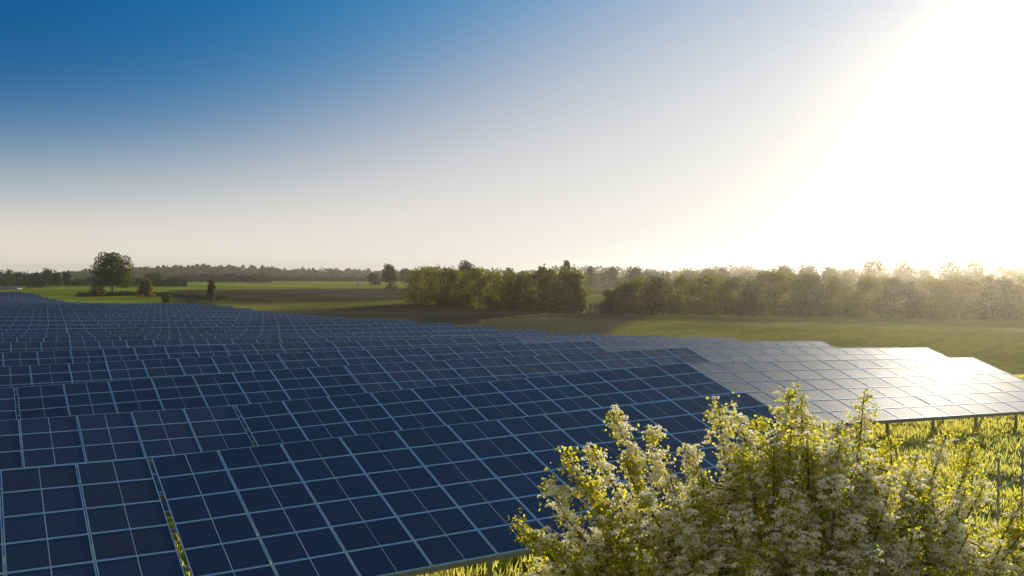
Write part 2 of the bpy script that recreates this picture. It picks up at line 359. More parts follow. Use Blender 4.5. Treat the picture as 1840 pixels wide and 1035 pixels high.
ORD = ['front', 'second', 'third', 'fourth', 'fifth', 'sixth', 'seventh', 'eighth', 'ninth', 'tenth', 'eleventh', 'twelfth', 'thirteenth', 'fourteenth',
       'fifteenth', 'sixteenth', 'seventeenth', 'eighteenth', 'nineteenth', 'twentieth', 'twenty-first', 'twenty-second', 'twenty-third', 'twenty-fourth',
       'twenty-fifth', 'twenty-sixth', 'twenty-seventh', 'twenty-eighth', 'twenty-ninth', 'thirtieth', 'thirty-first', 'thirty-second', 'thirty-third',
       'thirty-fourth', 'thirty-fifth', 'thirty-sixth', 'thirty-seventh', 'thirty-eighth']
mesh_cache = {}
def array_mesh(nc):
    if ('arr', nc) in mesh_cache: return mesh_cache[('arr', nc)]
    offs = np.array([((c + .5 - nc / 2) * PW, -(r + .5) * PH, 0) for c in range(nc) for r in range(NR)])
    V = (MV[None] + offs[:, None]).reshape(-1, 3); F = (MF[None] + (np.arange(len(offs)) * len(MV))[:, None, None]).reshape(-1, 4)
    me = mesh_np('module_array', V, F, [m_glass, m_frame, m_back], np.tile(MM, len(offs)), uv=np.tile(MUV, (len(offs), 1)))
    mesh_cache[('arr', nc)] = me; return me
def rails(nc, ends):
    """rails under the modules, in the table's tilted plane; one mesh per rail line"""
    out = []
    for yy in (-0.06, -SL * 0.28, -SL * 0.52, -SL * 0.76, -SL + 0.035):
        b = MB(); hh = 0.12 if yy in (-SL + 0.035,) else 0.09
        b.box((0, yy, -TH - hh / 2 - .004), (nc * PW + ends, 0.06, hh)); out.append(b.mesh('rail', [m_steel]))
    return out
def make_table(k, s0, s1, nc, label, near):
    za, zb = ztop(k, s0 + .05), ztop(k, s1 - .05)
    D = Drow(k); xa, ya = sD(s0, D); xb, yb = sD(s1, D)
    A = Vector((xa, ya, za)); B = Vector((xb, yb, zb)); mid = (A + B) / 2
    xr = (B - A).normalized(); nh = Vector((NV[0], NV[1], 0)); up = xr.cross(nh).normalized(); 
    if up.z < 0: up = -up
    nh = up.cross(xr).normalized()
    tl = TILT + R(rng.normal(0, 0.12 if k > 2 else 0.0))
    ys = nh * math.cos(tl) + up * math.sin(tl); zn = xr.cross(ys).normalized()
    Mt = Matrix((( xr.x, ys.x, zn.x, mid.x), (xr.y, ys.y, zn.y, mid.y), (xr.z, ys.z, zn.z, mid.z), (0, 0, 0, 1)))
    bx, by = sD((s0 + s1) / 2, D - 3); gzz = gz(bx, by)
    root = empty('solar_table', (bx, by, gzz), label, 'solar panels', 'solar panel tables standing in rows')
    root.rotation_euler = (0, 0, math.pi / 2 - RAZ)
    bpy.context.view_layer.update() if False else None
    RM = Matrix.Translation((bx, by, gzz)) @ Matrix.Rotation(math.pi / 2 - RAZ, 4, 'Z'); RI = RM.inverted()
    if near:
        for c in range(nc):
            for r in range(NR):
                o = link('solar_module', mod_me, root)
                J = Matrix.Rotation(R(rng.normal(0, .05)), 4, 'X') @ Matrix.Rotation(R(rng.normal(0, .05)), 4, 'Y')
                o.matrix_basis = RI @ Mt @ Matrix.Translation(((c + .5 - nc / 2) * PW, -(r + .5) * PH, 0)) @ J
    else:
        o = link('module_array', array_mesh(nc), root); o.matrix_basis = RI @ Mt
    key = ('rails', nc)
    if key not in mesh_cache: mesh_cache[key] = rails(nc, 0.10)
    for me in (mesh_cache[key] if near else mesh_cache[key][-1:]):
        o = link('rail', me, root); o.matrix_basis = RI @ Mt
    # posts and rafters
    np_ = max(2, round(nc * PW / 2.9)); L_ = nc * PW
    if k <= 12 or s1 > send(k) - 1:
        for i in range(np_):
            lx = -L_ / 2 + 0.9 + (L_ - 1.8) * i / (np_ - 1)
            if near:
                b = MB(); b.box((lx, -SL / 2, -TH - 0.094 - 0.06), (0.06, SL - 0.5, 0.11))
                o = link('rafter', b.mesh('rafter', [m_steel]), root); o.matrix_basis = RI @ Mt
            for yy in (-1.5, -SL + 1.0):
                top = Mt @ Vector((lx, yy, -TH - 0.15)); g = gz(top.x, top.y) - 0.3
                tp = RI @ top; h = top.z - g
                b = MB(); b.box((0, 0, -h / 2), (0.012, 0.12, h)); b.box((0.035, 0.056, -h / 2), (0.058, 0.008, h)); b.box((0.035, -0.056, -h / 2), (0.058, 0.008, h))
                o = link('post', b.mesh('post', [m_steel]), root); o.location = tp
    return root
GAP = 0.07
for k in range(1, NROW + 1):
    e = send(k); lo = -7.5 if k < 12 else -4.5
    cols = [12, 12, 8, 12, 12] if k > 1 else [12, 8, 12]
    segs = []
    for nc in cols:
        a = e - nc * PW; segs.append((a, e, nc)); e = a - GAP
        if e < lo + 3: break
    for i, (a, b_, nc) in enumerate(segs):
        n_ = len(segs)
        if k == 1: lab = ['blue solar panel table nearest the flowering bush, in the front row', 'blue solar panel table in the front row left of the long grass gap'][i] if i < 2 else None
        elif k == 2: lab = ['bright pale solar panel table whose lower edge overhangs the sunny grass, second row', 'blue solar panel table in the second row, touching the bright pale table',
                            'blue solar panel table at the left end of the second row'][min(i, 2)]
        else:
            who = 'right end' if i == 0 else ('left end' if i == n_ - 1 else ('middle' if n_ == 3 else ('second from right' if i == 1 else 'third from right')))
            tone = ('pale sunlit' if k < 6 and i == 0 else 'greyish blue' if i == 0 and k < 10 else 'deep blue')
            lab = f'{tone} solar panel table, {ORD[k-1]} row from the front, {who} of its row'
            if k > 18: lab = f'small distant blue solar panel table, {ORD[k-1]} row from the front, {who}'
            if n_ == 1: lab = f'small distant blue solar panel table alone in the {ORD[k-1]} row from the front'
        make_table(k, a, b_, nc, lab, k <= 8)

# ------------------------------------------------------------------ vegetation
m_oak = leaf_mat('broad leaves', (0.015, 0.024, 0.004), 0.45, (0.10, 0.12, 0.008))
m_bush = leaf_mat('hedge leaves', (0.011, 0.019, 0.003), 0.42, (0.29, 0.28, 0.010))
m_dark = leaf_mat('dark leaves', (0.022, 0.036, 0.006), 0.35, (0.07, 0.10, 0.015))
m_bark = principled('bark', (0.09, 0.07, 0.05), 0.9, noise=0.4, scale=6, bump=0.5)
def blobs_crown(blobs, n, size, r):
    vol = np.array([b[3] * b[4] * b[5] for b in blobs]) ** (2 / 3); pr = vol / vol.sum()
    ch = r.choice(len(blobs), n, p=pr); B = np.array(blobs)[ch]
    d = r.normal(size=(n, 3)); d /= np.linalg.norm(d, axis=1)[:, None]
    rad = 1 - np.abs(r.normal(0, .22, n)); rad += (r.random(n) < 0.06) * r.uniform(0, .25, n)
    P = B[:, :3] + d * B[:, 3:] * rad[:, None]
    return P[P[:, 2] > 0.05]
def tree_meshes(h, wd, trunk_h, n, size, seed, shape='round', mt=None):
    """crown + trunk of a tree h tall, wd wide"""
    r = np.random.default_rng(seed); bl = []
    ch = h - trunk_h; nb = {'round': 26, 'shrub': 44, 'column': 14, 'tiered': 20}[shape]
    for i in range(nb):
        u = (i + .5) / nb; a = i * 2.4 + r.uniform(-.4, .4); z = trunk_h + ch * (0.12 + 0.76 * u); k_ = 1.0
        if shape == 'round': env = math.sqrt(max(0.05, 1 - (2 * (0.12 + .8 * u) - .95) ** 2)) * .62
        elif shape == 'shrub': env = math.sqrt(max(0.05, 1 - (0.9 * u) ** 2)) * .78; z = h * (.06 + .86 * u); k_ = .95; a = r.uniform(0, 6.283)
        elif shape == 'column': env = .42 * math.sin(math.pi * (.15 + .75 * u)) + .1; k_ = .8
        else: env = .62 * (1 - .75 * u); z = h * (.08 + .82 * u); k_ = .85
        rr = wd / 2 * env * r.uniform(.6, 1.15); br = wd / 2 * r.uniform(.28, .46) * k_ * (1 - .25 * u)
        bl.append((rr * math.cos(a), rr * math.sin(a), min(z, h - br * .8), br, br, br * r.uniform(.65, .95)))
    bl.append((0, 0, trunk_h + ch * .5, wd * .26, wd * .26, ch * .36))
    if shape == 'shrub':
        for i in range(5): bl.append((r.uniform(-.35, .35) * wd, r.uniform(-.3, .3) * wd, h * .14, wd * .2, wd * .2, h * .2))
        for i in range(int(wd * 0.9)):      # upright shoots out of the top
            q = bl[r.integers(nb // 2, nb)]; sx = q[0] + r.uniform(-1, 1) * q[3]; sy = q[1] + r.uniform(-1, 1) * q[4]; rs_ = size * r.uniform(.5, 1.0)
            bl.append((sx, sy, q[2] + q[5] * .8, rs_, rs_, h * r.uniform(.05, .11)))
    P = blobs_crown(bl, n, size, r); V, F = cards(P, size, 0.3, r=r)
    crown = mesh_np('crown', V, F, [mt])
    b = MB(); tr = max(0.12, h * .022)
    b.tube([(0, 0, -.4), (0.02 * h * .3, 0, trunk_h * .5), (0, .02 * h * .3, trunk_h + ch * .2), (0.05, 0, trunk_h + ch * .6)], [tr * 1.3, tr, tr * .8, tr * .25], 7)
    for q in bl[:8]:
        b.tube([(0, 0, trunk_h + ch * .08), (q[0] * .5, q[1] * .5, (trunk_h + q[2]) / 2 + .1), q[:3]], [tr * .5, tr * .3, tr * .08], 5)
    return crown, b.mesh('trunk', [m_bark], True)
def plant_tree(name, meshes, x, Y, label, cat, group=None, sc=1.0, rot=0.0, zoff=0.0, sz=None):
    z = gz(x, Y) + zoff
    root = empty(name, (x, Y, z), label, cat, group); root.rotation_euler = (0, 0, rot); root.scale = (sc, sc, sz or sc)
    for nm, me in zip(('crown', 'trunk'), meshes): link(nm, me, root)
    return root
def ptree(name, px, Y, wpx, top_py, label, cat, n, group=None, shape='round', trunk=0.25, size=None, mt=None, seed=None, base_py=None):
    """tree on the bearing of column px, Y m ahead, as wide as wpx columns and reaching row top_py"""
    x = (px - 920) / _f * Y; z0 = gz(x, Y); ztop_ = CAMZ + sight(px, top_py)[2] / sight(px, top_py)[1] * Y
    h = ztop_ - z0
    if h < 1.5: print('LOW TREE', px, round(h, 2), round(z0, 2))
    h = max(h, 1.5); wd = wpx / _f * Y * 1.04
    ms = tree_meshes(h, wd, h * trunk, n, size or max(0.28, Y * .0015), seed or int(px * 7 + Y), shape, mt or m_oak)
    return plant_tree(name, ms, x, Y, label, cat, group)

ptree('oak_tree', 201, 338, 80, 451, 'large round oak tree standing alone behind the far solar rows', 'tree', 9000, trunk=0.20, size=.55, seed=5)
ptree('tree', 380, 268, 21, 496, 'slim upright green tree at the edge of the panels, trunk visible', 'tree', 2600, shape='column', trunk=.14, size=.45, mt=m_bush)
ptree('shrub', 262, 310, 42, 499, 'broad conical shrub right of the large oak', 'shrub', 2600, shape='tiered', trunk=.02, size=.5, mt=m_bush)
ptree('shrub', 176, 330, 28, 506, 'bush just left of the large oak trunk', 'shrub', 1500, shape='shrub', trunk=.02, size=.45, mt=m_bush)
ptree('shrub', 300, 285, 19, 524, 'small round bush between the conical shrub and the slim tree', 'shrub', 800, shape='shrub', trunk=.02, size=.4)
ptree('shrub', 342, 270, 15, 533, 'tiny low bush left of the slim upright tree', 'shrub', 500, shape='shrub', trunk=.02, size=.35)
ptree('shrub', 232, 335, 14, 527, 'low bush in the grass right of the oak trunk', 'shrub', 400, shape='shrub', trunk=.02, size=.35)
G = 'trees along the far left field edge'
for px, Y, wp, tp, sh, lab in [
    (8, 520, 40, 484, 'shrub', 'dark tree at the very left edge of the picture'),
    (38, 540, 38, 488, 'shrub', 'low dark tree beside the leftmost tree'),
    (66, 500, 34, 489, 'shrub', 'green tree in the left tree line with a sunlit left side'),
    (86, 510, 30, 481, 'round', 'taller rounded tree in the left tree line'),
    (102, 505, 24, 487, 'column', 'narrow dark tree in the left tree line right of the taller one'),
    (120, 500, 24, 484, 'column', 'narrow green tree halfway between picture edge and large oak'),
    (150, 560, 30, 502, 'shrub', 'low dark bush just left of the large oak in the tree line'),
    (245, 560, 30, 500, 'shrub', 'low dark bush right behind the large oak'),
    (278, 520, 40, 489, 'round', 'dark rounded tree behind the conical shrub'),
    (315, 515, 36, 495, 'shrub', 'dark rounded bush left of the small sunlit tree'),
    (332, 505, 13, 500, 'column', 'small sunlit tree at the right end of the left hedge'),
    (368, 760, 24, 492, 'round', 'hazy round tree behind the slim upright tree'),
    (415, 760, 28, 491, 'round', 'hazy pale flat-topped tree beyond the green field'),
    (443, 760, 22, 494, 'tiered', 'hazy cone-shaped tree beyond the green field'),
    (472, 740, 36, 497, 'shrub', 'hazy dark bush at the right end of the middle hedge'),
    (395, 770, 20, 498, 'shrub', 'hazy low bush left of the flat-topped tree')]:
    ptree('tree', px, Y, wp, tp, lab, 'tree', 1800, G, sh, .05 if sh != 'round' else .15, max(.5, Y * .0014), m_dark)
ptree('tree', 700, 410, 34, 473, 'tall loose-crowned tree left of the long hedge', 'tree', 3200, shape='round', trunk=.22, size=.55, mt=m_oak)
ptree('tree', 672, 560, 28, 490, 'dark round tree behind the loose-crowned tree', 'tree', 1600, shape='round', trunk=.1, size=.7, mt=m_dark)
ptree('tree', 729, 560, 26, 480, 'hazy tree showing above the left end of the long hedge', 'tree', 1500, shape='round', trunk=.1, size=.7, mt=m_dark)
ptree('shrub', 704, 404, 22, 508, 'small dark bush at the foot of the loose-crowned tree', 'shrub', 700, shape='shrub', trunk=.02, size=.4, mt=m_dark)
# hedge in the middle
G = 'bushes of the hedge in the middle'
hb = [(758, 228, 52, 478, 'shrub', 'leftmost bush of the middle hedge with thin sunlit shoots'),
      (790, 224, 46, 478, 'shrub', 'second bush of the middle hedge, sunlit feathery top'),
      (822, 219, 44, 482, 'shrub', 'third bush of the middle hedge, in front of the rounded tree'),
      (850, 214, 46, 479, 'shrub', 'bush of the middle hedge right below the rounded tree'),
      (880, 208, 46, 484, 'shrub', 'bush of the middle hedge with yellow-green top'),
      (912, 202, 44, 492, 'shrub', 'darkest low bush in the dip of the middle hedge'),
      (938, 198, 40, 486, 'shrub', 'dark bush right of the dip in the middle hedge'),
      (968, 193, 46, 476, 'shrub', 'bush of the middle hedge with a pointed top'),
      (995, 189, 44, 480, 'shrub', 'bush of the middle hedge left of the sunlit end bush'),
      (1020, 186, 46, 478, 'shrub', 'bush of the middle hedge below the tall airy tree'),
      (1034, 184, 38, 486, 'shrub', 'sunlit yellow-green bush ending the middle hedge')]
for px, Y, wp, tp, sh, lab in hb:
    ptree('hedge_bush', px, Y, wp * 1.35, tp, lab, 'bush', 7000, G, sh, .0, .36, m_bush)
ptree('tree', 838, 262, 44, 464, 'rounded dark tree rising behind the middle hedge', 'tree', 3600, shape='round', trunk=.15, size=.42, mt=m_oak)
ptree('tree', 1018, 215, 20, 464, 'tall airy tree sticking out above the middle hedge', 'tree', 1100, shape='round', trunk=.5, size=.4, mt=m_bush)
ptree('tree', 915, 420, 26, 478, 'small round tree behind the dip in the middle hedge', 'tree', 1500, shape='round', trunk=.15, size=.6, mt=m_oak)
ptree('tree', 1061, 420, 30, 476, 'round tree seen through the gap between the hedges', 'tree', 1600, shape='tiered', trunk=.1, size=.6, mt=m_oak)
ptree('tree', 1102, 400, 22, 477, 'slender airy tree right of the gap between the hedges', 'tree', 1200, shape='round', trunk=.25, size=.55, mt=m_oak)
ptree('tree', 1141, 330, 34, 476, 'rounded tree above the left end of the right hedge', 'tree', 2200, shape='round', trunk=.15, size=.5, mt=m_oak)
ptree('tree', 1200, 420, 18, 486, 'small pointed tree above the right hedge', 'tree', 900, shape='tiered', trunk=.1, size=.6, mt=m_bush)
G = 'bushes of the long hedge on the right'
names = ['white-flowering dark bush at the left end of the right hedge', 'bush next to the flowering one in the right hedge', 'dense green bush of the right hedge below the rounded tree',
 'third dark bush of the right hedge', 'dark wide bush of the right hedge with even top', 'brown-shaded bush of the right hedge above the bright streak',
 'bush of the right hedge below the low hazy trees', 'bush of the right hedge with a square sunlit top', 'tall bush with upright twigs in the right hedge',
 'hazy bush of the right hedge left of the pale oak', 'hazy bush of the right hedge under the pale oak', 'hazy bush of the right hedge under the domed tree',
 'glowing bush of the right hedge past the domed tree', 'glowing bush near the sun in the right hedge', 'faint bush in the glare of the right hedge', 'last faint bush of the right hedge at the picture edge',
 'bush beyond the picture edge ending the right hedge']
xs = [1102, 1126, 1150, 1190, 1236, 1282, 1328, 1372, 1412, 1458, 1508, 1560, 1615, 1672, 1730, 1790, 1850]
tp = [517, 505, 499, 497, 492, 490, 497, 484, 486, 490, 492, 494, 498, 498, 496, 494, 494]
for i, px in enumerate(xs):
    Y = 182 - i * 1.4
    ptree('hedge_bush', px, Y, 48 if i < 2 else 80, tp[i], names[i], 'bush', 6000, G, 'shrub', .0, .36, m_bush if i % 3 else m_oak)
G = 'trees far behind the right hedge'
for px, Y, wp, tp_, sh, lab in [
    (1277, 420, 30, 483, 'round', 'low hazy tree above the right hedge, first of the far ones'),
    (1300, 425, 24, 481, 'round', 'low hazy tree touching the first far one'),
    (1340, 520, 60, 484, 'shrub', 'low flat hazy clump above the right hedge'),
    (1409, 330, 44, 474, 'round', 'broad flat-topped hazy tree above the right hedge'),
    (1452, 340, 40, 473, 'round', 'hazy tree with lacy crown right of the flat-topped one'),
    (1492, 360, 34, 477, 'round', 'small hazy tree left of the pale oak'),
    (1522, 365, 30, 482, 'shrub', 'low hazy tree at the foot of the pale oak'),
    (1572, 300, 48, 460, 'round', 'pale oak with sky showing through its crown'),
    (1625, 300, 50, 466, 'round', 'domed pale tree right of the pale oak'),
    (1662, 330, 30, 480, 'shrub', 'low tree in the glare right of the domed tree'),
    (1710, 280, 50, 463, 'round', 'large tree dissolving in the glare below the sun'),
    (1750, 285, 40, 462, 'round', 'tree dissolving in the glare right of the large one'),
    (1795, 300, 50, 476, 'shrub', 'faint low tree in the brightest glare'),
    (1835, 290, 44, 478, 'shrub', 'faint tree in the glare at the right picture edge'),
    (1240, 520, 34, 486, 'shrub', 'very hazy low tree left of the far trees'),
    (1170, 620, 30, 486, 'round', 'very hazy round tree right of the rounded tree')]:
    ptree('tree', px, Y, wp * 1.2, tp_, lab, 'tree', 3200, G, sh, .12 if sh == 'round' else .02, max(.45, Y * .0015), m_oak)
# far field hedges (low, continuous)
def hedge(px0, px1, Y0, Y1, h, label, n, mt):
    x0_, x1_ = (px0 - 920) / _f * Y0, (px1 - 920) / _f * Y1
    u = rng.random(n); X = x0_ + (x1_ - x0_) * u; Y = Y0 + (Y1 - Y0) * u + rng.normal(0, 1.6, n)
    hh = h * (0.75 + .25 * np.sin(u * 37 + 1) * np.sin(u * 91)); Z = rng.random(n) ** .7 * hh
    cx, cy = (x0_ + x1_) / 2, (Y0 + Y1) / 2; cz = gz(cx, cy)
    P = np.stack([X - cx, Y - cy, ground_z(X, Y) - cz + Z], -1); V, F = cards(P, max(.6, Y0 * .0022), .2)
    o = link('hedge', mesh_np('hedge', V, F, [mt]), label=label, category='hedge'); o.location = (cx, cy, cz)
hedge(-80, 335, 570, 520, 5.0, 'dark hedge along the far edge of the left green field', 8000, m_dark)
hedge(330, 480, 775, 760, 7, 'hazy low hedge beyond the bright green field in the middle', 3500, m_dark)
hedge(480, 740, 880, 840, 5, 'thin hazy hedge line below the wooded hill', 4000, m_dark)
hedge(1050, 1090, 560, 560, 8, 'short brown hedge seen in the gap between the two hedges', 1200, m_dark)
hedge(1080, 1900, 400, 330, 7, 'hazy low hedge behind the right hedge', 9000, m_dark)
hedge(140, 232, 338, 336, 1.6, 'low dark brambles around the foot of the large oak', 1500, m_dark)
hedge(232, 410, 336, 300, 1.3, 'low dark weedy bank from the oak to the slim tree', 2200, m_dark)
# wooded hill, far away
nb = 1500; u = rng.random(nb); pxs = -150 + 1000 * u; dep = rng.uniform(1150, 1500, nb)
prof = np.interp(pxs, [-150, 100, 150, 250, 350, 450, 520, 600, 700, 850], [493, 492, 484, 480, 476, 477, 482, 483, 486, 490])
X = (pxs - 920) / _f * dep; hz = CAMZ + (490 - prof) / _f * dep
tfront = (dep - 1150) / 350; Ztop = hz * (0.35 + .65 * tfront) + rng.uniform(-3, 2, nb)
# the hill itself
hx = np.linspace(-150, 850, 80); hy = np.linspace(1100, 1700, 14); HX, HY = np.meshgrid(hx, hy)
pr = np.interp(HX, [-150, 100, 150, 250, 350, 450, 520, 600, 700, 850], [493, 492, 484, 480, 476, 477, 482, 483, 486, 490])
tt = np.clip((HY - 1100) / 400, 0, 1); HZ = (CAMZ + (490 - pr) / _f * HY) * (0.1 + .9 * tt ** .7) - 11
HZ *= np.clip((1700 - HY) / 150, 0, 1) * .9 + .1; HZ[0] = -8; HZ[-1] = -10
ii = np.arange(HX.size).reshape(HX.shape); HF = np.stack([ii[:-1, :-1], ii[:-1, 1:], ii[1:, 1:], ii[1:, :-1]], -1).reshape(-1, 4)
link('hill', mesh_np('hill', np.stack([(HX - 920) / _f * HY, HY, HZ], -1).reshape(-1, 3), HF, [principled('wooded slope', (.03, .045, .015), .9)], smooth=True), kind='structure')
rad = rng.uniform(5, 10, nb); con = rng.random(nb) < .3; P = []
for i in range(nb):
    d = rng.normal(size=(34, 3)); d /= np.linalg.norm(d, axis=1)[:, None]; d[:, 2] = np.abs(d[:, 2]) * (1.2 if not con[i] else 1) - .15
    q = d * rad[i] * rng.uniform(.75, 1, 34)[:, None]
    if con[i]: q[:, :2] *= (1 - np.clip(q[:, 2:] / rad[i], 0, 1)) * .8 + .12; q[:, 2] = q[:, 2] * 1.3 + 1
    P.append(q + np.array([X[i], dep[i], Ztop[i] - rad[i] * 1.0]))
V, F = cards(np.concatenate(P), 4.2, .4); link('woodland', mesh_np('woodland', V, F, [m_dark]), kind='stuff', label='hazy mixed wood covering the low hill on the horizon')
nb = 500; pxs = rng.uniform(700, 2000, nb); dep = rng.uniform(900, 1300, nb); P = []
for i in range(nb):
    d = rng.normal(size=(26, 3)); d /= np.linalg.norm(d, axis=1)[:, None]
    P.append(d * rng.uniform(4, 8) * [1.2, 1, 1] + [(pxs[i] - 920) / _f * dep[i], dep[i], 5 + 2 * math.sin(pxs[i] / 40)])
V, F = cards(np.concatenate(P), 3.5, .4); link('distant_woods', mesh_np('distant_woods', V, F, [m_dark]), kind='stuff', label='very hazy line of distant woods on the horizon')

# ------------------------------------------------------------------ hawthorn in blossom
m_haw = leaf_mat('hawthorn leaves', (0.19, 0.20, 0.022), 0.62, (0.85, 0.78, 0.06), .45, 2.0)
m_blo = leaf_mat('hawthorn blossom', (0.92, 0.88, 0.74), 0.54, (0.95, 0.90, 0.70), .12, 3.0)
m_twig = principled('hawthorn bark', (0.10, 0.075, 0.05), .9, noise=.4, scale=20)
HB = Vector((3.3, 10.8, 0)); HB.z = gz(HB.x, HB.y)
def P3(px, py, Y): d = sight(px, py); return Vector((d[0] / d[1] * Y, Y, d[2] / d[1] * Y + CAMZ))
tips = [P3(*q) for q in [(928,938,9.4),(985,862,9.7),(1018,812,9.9),(1098,736,10.2),(1170,772,10.4),(1060,800,10.5),(1205,860,9.6),(1290,722,10.3),(1325,745,10.0),(1358,748,10.8),
      (1416,704,10.2),(1440,716,10.4),(1552,716,10.6),(1505,760,10.4),(1600,788,10.8),(1650,815,10.9),(1700,782,11.2),(1752,790,11.3),(1735,880,10.6),(1770,868,10.8),
      (1450,790,9.6),(1560,830,9.6),(1390,800,9.4),(1480,760,11.2),(1600,870,9.3),(1660,900,9.6),(1740,960,9.2),(1800,980,9.0),(1838,900,9.6),(1845,945,9.2),(1340,830,9.3),
      (1260,850,9.5),(1150,880,9.4),(1090,930,9.2),(1000,985,9.3),(1050,1000,9.2),(960,960,9.6),(1120,820,10.2),(1230,800,10.2),(1500,860,9.0),(1420,880,8.9),(1330,920,8.8),
      (1230,930,8.9),(1150,990,8.8),(1540,930,8.8),(1640,960,8.8),(1450,960,8.6),(1350,1000,8.5),(1560,1010,8.5),(1700,1020,8.8),(1260,1020,8.6),(1060,870,9.9)]]
rs = random.Random(3)
TOPX = [960, 1000, 1050, 1100, 1150, 1200, 1250, 1300, 1350, 1400, 1450, 1500, 1550, 1600, 1650, 1700, 1750, 1800, 1860]
TOPY = [1030, 1005, 985, 960, 930, 905, 872, 832, 812, 765, 775, 800, 812, 850, 885, 930, 970, 985, 960]
for i in range(40):
    px = rs.uniform(1010, 1800); top = np.interp(px, TOPX, TOPY) + abs(rs.gauss(0, 50)) - 8
    tips.append(P3(px, top, rs.uniform(9.2, 11.4)))
hroot = empty('hawthorn_bush', HB, 'large hawthorn bush in white blossom with yellow-green leaves in front of the panels', 'bush')
br = MB(); LP, BP = [], []; limbs = []
for i in range(9):
    a = i * 2.4; limbs.append(Vector((.35 * math.cos(a), .25 * math.sin(a), rs.uniform(1.0, 1.9))))
br.tube([(0, 0, -.3), (.03, .02, .6), (0, .05, 1.3), (.1, 0, 2.4)], [.19, .15, .12, .07], 8)
def twig_fol(a, b, n, dens_b, rr):
    for _ in range(n):
        t_ = rs.random(); q = a.lerp(b, t_) + Vector((rs.gauss(0, rr), rs.gauss(0, rr), rs.gauss(0, rr)))
        if rs.random() < dens_b: BP.append(q)
        else: LP.append(q)
for ti, tip in enumerate(tips):
    tl = tip - HB; st = limbs[ti % 9].copy(); d = tl - st
    c1 = st + d * .45 + Vector((d.x * .12, d.y * .12, -abs(d.length) * .06)) ; c2 = st + d * .8 + Vector((0, 0, -.03 * d.length))
    pts = []
    for q in range(9):
        u_ = q / 8; A_ = st.lerp(c1, u_); B_ = c1.lerp(c2, u_); Cc = c2.lerp(tl, u_); AB = A_.lerp(B_, u_); BC = B_.lerp(Cc, u_); pts.append(AB.lerp(BC, u_) + Vector((rs.gauss(0, .025), rs.gauss(0, .025), rs.gauss(0, .02))) * (q not in (0, 8)))
    br.tube(pts, [.045 * (1 - q / 8.5) + .004 for q in range(9)], 5)
    flow = 0.25 if rs.random() < .25 else 0.74
    tot = sum((pts[i+1] - pts[i]).length for i in range(3, 8)); nt_ = int(tot / .042)
    for j in range(nt_):
        u_ = 3 + 4.98 * j / nt_; i0 = int(u_); p0 = pts[i0].lerp(pts[min(i0+1, 8)], u_ - i0)
        tipness = (u_ - 3) / 5; Lt = rs.uniform(.10, .42) * (1.05 - tipness * .62)
        dr = Vector((rs.gauss(0, 1), rs.gauss(0, 1), rs.gauss(.35, .8))).normalized(); p1 = p0 + dr * Lt
        if rs.random() < .35: br.tube([p0, p0.lerp(p1, .5) + Vector((0, 0, .01)), p1], [.006, .004, .002], 4)
        twig_fol(p0, p1, 4 + int(Lt * 13), flow * (1 if tipness < .95 else .5), .03)
for i in range(1350):     # the dense body of the bush: short twigs all through it
    px = rs.uniform(965, 1870); top = np.interp(px, TOPX, TOPY); fr = rs.random() ** 1.25; py = top + 6 + fr * (1230 - top)
    edge = (py - top) / 120; Y_ = 10.3 - min(1.7, max(0.2, edge * 0.9)) * rs.uniform(-.5, 1.0) + rs.gauss(0, .15)
    p0 = P3(px, py, Y_) - HB; big = math.sin(p0.x * 5.1 + 1.3 * math.sin(p0.z * 4)) * math.sin(p0.z * 6 + p0.y * 3)
    if big < -.55: continue
    dr = Vector((rs.gauss(0, 1), rs.gauss(-.3, .8), rs.gauss(.5, .6))).normalized(); p1 = p0 + dr * rs.uniform(.12, .4)
    br.tube([p0 - dr * .15, p0, p1], [.010, .006, .003], 4)
    twig_fol(p0, p1, 9, (.86 if edge > .8 else .62) if big > -.2 else .3, .045)
LP = np.array([tuple(q) for q in LP]); BP = np.array([tuple(q) for q in BP])
k_ = 7; Q = np.repeat(LP, k_, 0) + rng.normal(0, .030, (len(LP) * k_, 3)); V, F = cards(Q, .038, .5, .8)
k2 = 3; Q2 = np.repeat(BP, k2, 0) + rng.normal(0, .04, (len(BP) * k2, 3)) - [0, 0, .02]; V2, F2 = cards(Q2, .036, .5, .8)
link('leaves', mesh_np('leaves', np.concatenate([V, V2]), np.concatenate([F, F2 + len(V)]), [m_haw]), hroot)
link('branches', br.mesh('branches', [m_twig], True), hroot)
kb = 30; d = rng.normal(size=(len(BP) * kb, 3)); d /= np.linalg.norm(d, axis=1)[:, None]; d[:, 2] = np.abs(d[:, 2])
Q = np.repeat(BP, kb, 0) + d * [.043, .043, .030] * rng.uniform(.7, 1.1, (len(d), 1)); V, F = cards(Q, .020, 0.6, 1.0)
link('blossom', mesh_np('blossom', V, F, [m_blo]), hroot)
print('hawthorn', len(LP), len(BP))

